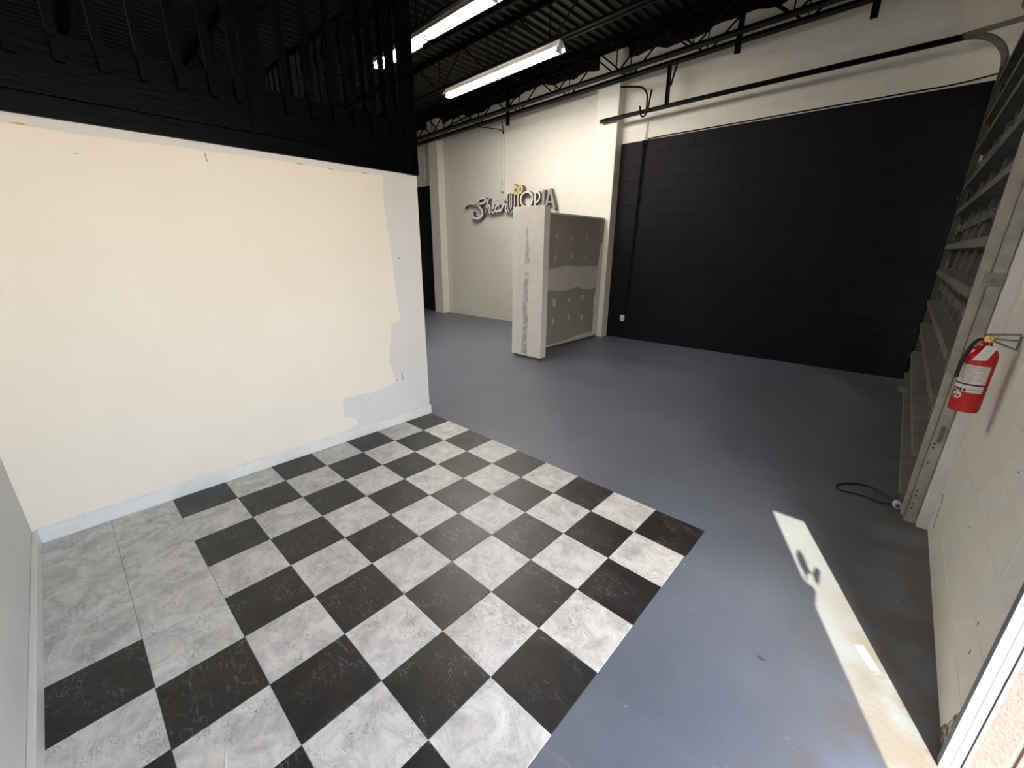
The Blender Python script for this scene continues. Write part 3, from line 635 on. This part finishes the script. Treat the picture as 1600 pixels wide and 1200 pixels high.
script = {'letter_S': [[(-4.923, 2.558), (-4.868, 2.62), (-4.724, 2.652), (-4.546, 2.638), (-4.396, 2.626), (-4.249, 2.639), (-4.164, 2.673), (-4.176, 2.719), (-4.247, 2.744), (-4.345, 2.73), (-4.432, 2.681), (-4.458, 2.636), (-4.398, 2.57), (-4.313, 2.503), (-4.277, 2.423), (-4.328, 2.346), (-4.454, 2.303), (-4.579, 2.34), (-4.634, 2.407), (-4.614, 2.47)]],
 'letter_h': [[(-4.075, 2.73), (-4.13, 2.586), (-4.18, 2.434)], [(-4.167, 2.464), (-4.106, 2.554), (-4.047, 2.574), (-4.048, 2.505), (-4.065, 2.436), (-4.012, 2.43)]],
 'letter_e': [[(-4.012, 2.472), (-3.942, 2.499), (-3.895, 2.55), (-3.941, 2.568), (-3.977, 2.517), (-3.977, 2.44), (-3.919, 2.422), (-3.855, 2.457)]],
 'letter_a': [[(-3.735, 2.546), (-3.803, 2.56), (-3.849, 2.51), (-3.849, 2.449), (-3.803, 2.432), (-3.746, 2.489), (-3.723, 2.548), (-3.735, 2.459), (-3.701, 2.442), (-3.662, 2.47)]],
 'letter_r': [[(-3.662, 2.47), (-3.60, 2.571), (-3.589, 2.622), (-3.575, 2.571), (-3.518, 2.567), (-3.54, 2.479), (-3.522, 2.433), (-3.478, 2.446)]]}
for nm, strokes in script.items():
    q = MB()
    for st in strokes: ribbon(catmull([(a, b, 0) for a, b in st], 6), 0.046 if nm == 'letter_S' else 0.040, Y0, Y1, mb=q)
    q.build(nm, WD, sg)
ub = catmull([(-3.440, 2.78, 0), (-3.440, 2.60, 0), (-3.437, 2.50, 0), (-3.40, 2.43, 0), (-3.355, 2.43, 0), (-3.318, 2.50, 0), (-3.315, 2.60, 0), (-3.315, 2.775, 0)], 4)
q = MB(); ribbon(outline(ub, 0.038), 0.015, Y0, Y1, True, q); ribbon(ub, 0.07, 4.945, Y1, mb=q); u_ = q.build('letter_U', WD, sg)
N_ = 40
q = MB(); ribbon([(-2.925+0.165*math.cos(2*math.pi*i/N_), 2.63+0.145*math.sin(2*math.pi*i/N_)) for i in range(N_)], 0.036, Y0, Y1, True, q)
q.build('letter_O', WD, sg)
q = MB(); ribbon([(-2.690, 2.49), (-2.690, 2.772)], 0.036, Y0, Y1, mb=q); ribbon(catmull([(-2.70, 2.756, 0), (-2.63, 2.752, 0), (-2.575, 2.70, 0), (-2.575, 2.62, 0), (-2.63, 2.565, 0), (-2.69, 2.555, 0)], 5), 0.034, Y0, Y1, mb=q); q.build('letter_P', WD, sg)
GD = ['signgrey', 'signdark']
q = MB(); ribbon([(-2.472, 2.42), (-2.472, 2.78)], 0.062, Y0, Y1, mb=q); q.build('letter_I', GD, sg)
q = MB(); ribbon([(-2.42, 2.40), (-2.31, 2.785)], 0.055, Y0, Y1, mb=q); ribbon([(-2.31, 2.785), (-2.175, 2.40)], 0.055, Y0+0.002, Y1, mb=q); ribbon([(-2.37, 2.54), (-2.23, 2.54)], 0.035, Y0+0.004, Y1, mb=q); q.build('letter_A', GD, sg)
q = MB(); GO = ['gold', 'signdark']
ribbon([(-3.168, 2.45), (-3.168, 2.58), (-3.172, 2.74), (-3.19, 2.78)], 0.05, Y0, Y1, mb=q); ribbon([(-3.168, 2.60), (-3.165, 2.74), (-3.14, 2.78)], 0.05, Y0+0.003, Y1, mb=q)
for cx, cz in ((-3.228, 2.83), (-3.100, 2.838)):
    ribbon([(cx+0.046*math.cos(2*math.pi*i/24), cz+0.062*math.sin(2*math.pi*i/24)) for i in range(24)], 0.056, Y0-0.004, Y1, True, q)
ribbon(catmull([(-3.235, 2.90, 0), (-3.27, 2.935, 0), (-3.295, 2.945, 0)], 4), 0.026, Y0, Y1, mb=q)
q.build('scissors_emblem', GO, sg)
q = MB(); q.tube([(-4.0, 4.99, 2.66), (-3.6, 4.99, 2.72), (-3.3, 4.99, 2.6)], 0.006, 6); q.tube([(-3.69, 4.985, 2.86), (-3.72, 4.985, 2.70)], 0.006, 6); q.build('lead_wire', 'cmu_white', sg)

cb = thing('junction_box', 'white junction box and twin conduits dropping down the wall above the sign', 'junction box', (-3.72, 4.98, 2.85))
MB().box(-3.775, -3.685, 4.93, 4.998, 2.85, 2.98).build('box', 'mudwhite', cb, 0.006)
for dx in (-0.03, 0.045): MB().tube([(-3.74+dx, 4.978, 2.97), (-3.745+dx, 4.978, 4.02)], 0.013, 8).build('conduit', 'mudwhite', cb, smooth=True)
q = MB(); q.tube(catmull([(-4.3, 4.74, 4.17), (-3.95, 4.78, 4.10), (-3.75, 4.93, 4.06), (-3.715, 4.97, 3.98)], 5), 0.010, 6); q.tube([(-3.70, 4.97, 4.0), (-3.70, 4.90, 4.2)], 0.010, 6); q.build('black_conduit', 'blacksteel', cb, smooth=True)
cl = MB(); cl.tube(catmull([(-6.75, 4.80, 4.02), (-6.66, 4.93, 3.98), (-6.60, 4.975, 3.88), (-6.61, 4.978, 3.6), (-6.62, 4.978, 3.32)], 5), 0.011, 8)
tag(cl.build('conduit', 'cmu_white', smooth=True), 'thin conduit on the far wall bay behind the pilaster', 'conduit')

# ------------------------------------------------------------------ conduit, outlet and hook on the black wall
oc = thing('outlet_conduit', 'surface conduit dropping to a white outlet on the black wall', 'conduit', (-0.5, 4.97, 0.35))
MB().tube(catmull([(-0.43, 4.977, 3.40), (-0.43, 4.977, 3.0), (-0.46, 4.977, 1.6), (-0.49, 4.977, 0.45)], 6), 0.012, 8).build('conduit', 'cmu_black', oc, smooth=True)
MB().tube(catmull([(3.70, 4.985, 3.47), (3.3, 4.985, 3.425), (2.7, 4.985, 3.420), (0.55, 4.985, 3.418), (-0.25, 4.985, 3.415), (-0.36, 4.985, 3.38), (-0.395, 4.985, 3.26), (-0.400, 4.985, 2.9), (-0.43, 4.985, 1.6), (-0.465, 4.985, 0.45)], 8), 0.008, 6).build('cable', 'cmu_black', oc, smooth=True)
MB().tube([(-0.405, 4.977, 3.40), (-0.385, 4.975, 3.74)], 0.009, 8).build('white_conduit', 'cmu_white', oc, smooth=True)
MB().box(-0.555, -0.485, 4.945, 5.0, 0.315, 0.43).build('outlet_box', 'plastic', oc, 0.006)
q = MB()
for zz in (0.350, 0.395): q.box(-0.537, -0.503, 4.942, 4.946, zz-0.013, zz+0.013)
q.build('receptacle', 'greyprint', oc, 0.002)
hk = MB(); hk.tube(catmull([(-0.81, 4.74, 4.19), (-0.60, 4.76, 4.155), (-0.45, 4.80, 4.12), (-0.37, 4.82, 4.02), (-0.355, 4.82, 3.86), (-0.36, 4.83, 3.74)], 6), 0.014, 8)
tag(hk.build('bent_conduit', 'blacksteel', smooth=True), 'black conduit bending down from the joist beside the pilaster', 'conduit')
hk = MB(); hk.tube(catmull([(-0.226, 4.688, 4.02), (-0.25, 4.688, 3.86), (-0.268, 4.688, 3.74), (-0.318, 4.688, 3.675), (-0.375, 4.688, 3.70), (-0.405, 4.688, 3.83)], 6), 0.014, 8)
tag(hk.build('hook', 'blacksteel', smooth=True), 'black steel J hook hanging over the overhead door track', 'hook')
tag(MB().box(0.12, 0.20, 4.985, 5.0, 0.86, 0.93).build('cover_plate', 'cmu_black', bevel=0.004), 'small black cover plate low on the black wall', 'cover plate')

# ------------------------------------------------------------------ fire extinguisher
EX, EY, EZ, ER = 3.657, 0.50, 0.905, 0.0535
fe = thing('fire_extinguisher', 'red fire extinguisher with paper tag hanging on the white block wall', 'fire extinguisher', (EX, EY, EZ))
def lathe(prof, cx, cy, n=28, a0=0.0, a1=2*math.pi, mi=0):
    q = MB(); full = abs(a1-a0-2*math.pi) < 1e-6; c = n if full else n+1
    for r, z in prof:
        for k in range(c):
            a = a0+(a1-a0)*k/n; q.v.append((cx+r*math.cos(a), cy+r*math.sin(a), z))
    for i in range(len(prof)-1):
        for k in range(n):
            k2 = (k+1) % c; q.f.append((i*c+k, i*c+k2, (i+1)*c+k2, (i+1)*c+k)); q.m.append(mi)
    return q
b0 = EZ
body = lathe([(0.0, b0+0.008), (ER*0.8, b0+0.006), (ER*0.94, b0), (ER, b0+0.008), (ER, b0+0.255), (ER*0.96, b0+0.275), (ER*0.78, b0+0.298), (ER*0.45, b0+0.315), (0.019, b0+0.32), (0.017, b0+0.335), (0.0, b0+0.336)], EX, EY).build('cylinder', 'red', fe, smooth=True)
AC = math.atan2(CAM.y-EY, CAM.x-EX)          # side that faces the entrance
def wrap(name, a0, a1, z0, z1, mt, off=0.0008): return lathe([(ER+off, b0+z0), (ER+off, b0+z1)], EX, EY, 12, AC+a0, AC+a1).build(name, mt, body, smooth=True)
lb = wrap('instruction_label', -1.0, 0.85, 0.140, 0.228, 'label')
wrap('class_label', -1.25, 0.85, 0.098, 0.132, 'label')
wrap('label_stripe', -0.95, 0.95, 0.132, 0.138, 'ink', 0.0012)
wrap('yellow_stripe', -1.25, -0.75, 0.222, 0.229, 'yellow', 0.0014); wrap('side_label', -1.3, -0.98, 0.142, 0.22, 'label', 0.001)
for i in range(9): wrap('print_line', -0.85, random.uniform(0.45, 0.7) if i % 3 else -0.1, 0.148+i*0.0085, 0.1505+i*0.0085, 'greyprint', 0.0014)
for a, b in ((-1.15, -0.95), (-0.9, -0.72), (-0.66, -0.48), (-0.4, -0.22), (-0.15, 0.6)): wrap('class_pictogram', a, b, 0.101 if a < -0.2 else 0.112, 0.115 if a < -0.2 else 0.116, 'ink' if a < -0.2 else 'greyprint', 0.0014)
# oval emblem on the red part
def oval(name, ca, cz, wa, hz, mt, off):
    q = MB(); n = 20; q.v.append((EX+(ER+off)*math.cos(AC+ca), EY+(ER+off)*math.sin(AC+ca), b0+cz))
    for k in range(n):
        a = 2*math.pi*k/n; an = AC+ca+wa*math.cos(a); q.v.append((EX+(ER+off)*math.cos(an), EY+(ER+off)*math.sin(an), b0+cz+hz*math.sin(a)))
    for k in range(n): q.f.append((0, 1+k, 1+(k+1) % n)); q.m.append(0)
    return q.build(name, mt, body, smooth=True)
oval('oval_emblem', -0.72, 0.079, 0.36, 0.0165, 'plastic', 0.0016)
oval('emblem_mark', -0.60, 0.075, 0.10, 0.0075, 'red', 0.0026); oval('emblem_mark', -0.86, 0.075, 0.09, 0.0065, 'ink', 0.0026); oval('emblem_mark', -0.74, 0.087, 0.05, 0.004, 'red', 0.0026)
vz = b0+0.33
q = MB(); q.tube([(EX, EY, vz-0.01), (EX, EY, vz+0.03)], [0.018, 0.015], 12); q.box(EX-0.014, EX+0.014, EY-0.02, EY+0.016, vz+0.006, vz+0.034); va = q.build('valve', 'brass', fe, 0.002)
q = MB(); q.quadbox([(EX-0.02, EY-0.012, vz+0.034), (EX+0.092, EY-0.012, vz+0.046), (EX+0.092, EY+0.012, vz+0.046), (EX-0.02, EY+0.012, vz+0.034), (EX-0.02, EY-0.012, vz+0.040), (EX+0.092, EY-0.012, vz+0.054), (EX+0.092, EY+0.012, vz+0.054), (EX-0.02, EY+0.012, vz+0.040)]); q.build('upper_lever', 'galv', fe, 0.002)
q = MB(); q.quadbox([(EX+0.01, EY-0.011, vz+0.010), (EX+0.088, EY-0.011, vz-0.022), (EX+0.088, EY+0.011, vz-0.022), (EX+0.01, EY+0.011, vz+0.010), (EX+0.01, EY-0.011, vz+0.018), (EX+0.088, EY-0.011, vz-0.014), (EX+0.088, EY+0.011, vz-0.014), (EX+0.01, EY+0.011, vz+0.018)]); q.build('carry_handle', 'galv', fe, 0.002)
q = MB(); q.tube([(EX-0.004, EY-0.021, vz+0.024), (EX-0.004, EY-0.032, vz+0.024)], 0.014, 16); q.build('pressure_gauge', 'brass', fe)
q = MB(); q.tube(catmull([(EX+0.01, EY-0.03, vz+0.03)] + [(EX+0.012+0.013*math.cos(a), EY-0.033, vz+0.030+0.013*math.sin(a)) for a in (0.5, 1.5, 2.5, 3.5, 4.5, 5.5)], 4), 0.0018, 6); q.build('pull_pin_ring', 'galv', fe)
q = MB(); q.tube(catmull([(EX-0.012, EY-0.01, vz+0.018), (EX-0.036, EY-0.025, vz+0.010), (EX-0.054, EY-0.03, vz-0.04), (EX-0.062, EY-0.028, vz-0.11), (EX-0.061, EY-0.026, vz-0.17)], 6), [0.0075]*24 + [0.0095], 8); q.build('hose', 'rubber', fe, smooth=True)
q = MB(); q.tube(catmull([(EX-0.02, EY-0.028, vz+0.028), (EX-0.03, EY-0.034, vz+0.030), (EX+0.0, EY-0.04, vz+0.010), (EX+0.004, EY-0.046, vz-0.01)], 5), 0.0012, 5); q.build('tag_wire', 'brass', fe)
q = MB(); q.quadbox([(EX-0.034, EY-0.058, vz-0.078), (EX+0.010, EY-0.062, vz-0.072), (EX+0.033, EY-0.050, vz-0.008), (EX-0.005, EY-0.048, vz-0.006), (EX-0.034, EY-0.0592, vz-0.078), (EX+0.010, EY-0.0632, vz-0.072), (EX+0.033, EY-0.0512, vz-0.008), (EX-0.005, EY-0.0492, vz-0.006)]); tg = q.build('paper_tag', 'paper', fe)
q = MB()
for t in (0.2, 0.35, 0.5, 0.65):
    a = Vector((EX-0.034, EY-0.0605, vz-0.078)).lerp(Vector((EX-0.005, EY-0.0505, vz-0.006)), t); b = Vector((EX+0.010, EY-0.0645, vz-0.072)).lerp(Vector((EX+0.033, EY-0.0525, vz-0.008)), t)
    q.bar(a.lerp(b, 0.12), a.lerp(b, 0.8), 0.0025, 0.0006)
q.build('print_line', 'greyprint', tg)
q = MB(); q.box(XF-0.006, XF, EY-0.02, EY+0.02, b0+0.31, b0+0.37); q.bar((XF-0.004, EY, vz+0.022), (EX+0.018, EY, vz+0.020), 0.014, 0.008); q.build('wall_hook', 'galv', fe)

# ------------------------------------------------------------------ small things on the floor
q = MB(); q.tube(catmull([(3.60, 1.20, 0.012), (3.47, 1.33, 0.010), (3.36, 1.30, 0.009), (3.28, 1.20, 0.008), (3.31, 1.13, 0.008), (3.42, 1.15, 0.009), (3.52, 1.12, 0.012), (3.59, 1.14, 0.02)], 7), 0.006, 6)
tag(q.build('cable', 'rubber', smooth=True), 'loose black cable looped on the floor by the garage door track', 'cable')
q = MB(); q.quadbox([(3.497, -0.345, 0.001), (3.523, -0.325, 0.001), (3.582, -0.425, 0.001), (3.556, -0.442, 0.001), (3.497, -0.345, 0.0025), (3.523, -0.325, 0.004), (3.582, -0.425, 0.003), (3.556, -0.442, 0.0025)])
tag(q.build('paper_scrap', 'paper'), 'small white paper strip lying in the sunlit patch', 'paper')
q = MB(); q.v = [(1.945, -2.308, 0.004), (2.060, -2.353, 0.004), (2.073, -2.335, 0.004), (2.066, -2.344, 0.013)]; q.f = [(0,1,2), (0,3,1), (0,2,3), (1,3,2)]; q.m = [0]*4
tag(q.build('plastic_sliver', 'plastic'), 'pointed white plastic sliver lying on the white tile at the bottom edge', 'debris')
for (x, y, s, lb) in ((3.217, -0.70, 0.018, 'tiny dark leaf fragment on the blue grey floor near the sun patch'), (0.40, -0.31, 0.010, 'tiny black crumb on the white tile by the far baseboard')):
    q = MB(); q.v = [(x-s, y, 0.004), (x, y-s*0.35, 0.006), (x+s, y+s*0.3, 0.004), (x, y+s*0.4, 0.007)]; q.v += [(a, b, c+0.002) for a, b, c in q.v]
    q.f = [(0,3,2,1), (4,5,6,7), (0,1,5,4), (1,2,6,5), (2,3,7,6), (3,0,4,7)]; q.m = [0]*6
    tag(q.build('debris', 'leaf'), lb, 'debris')
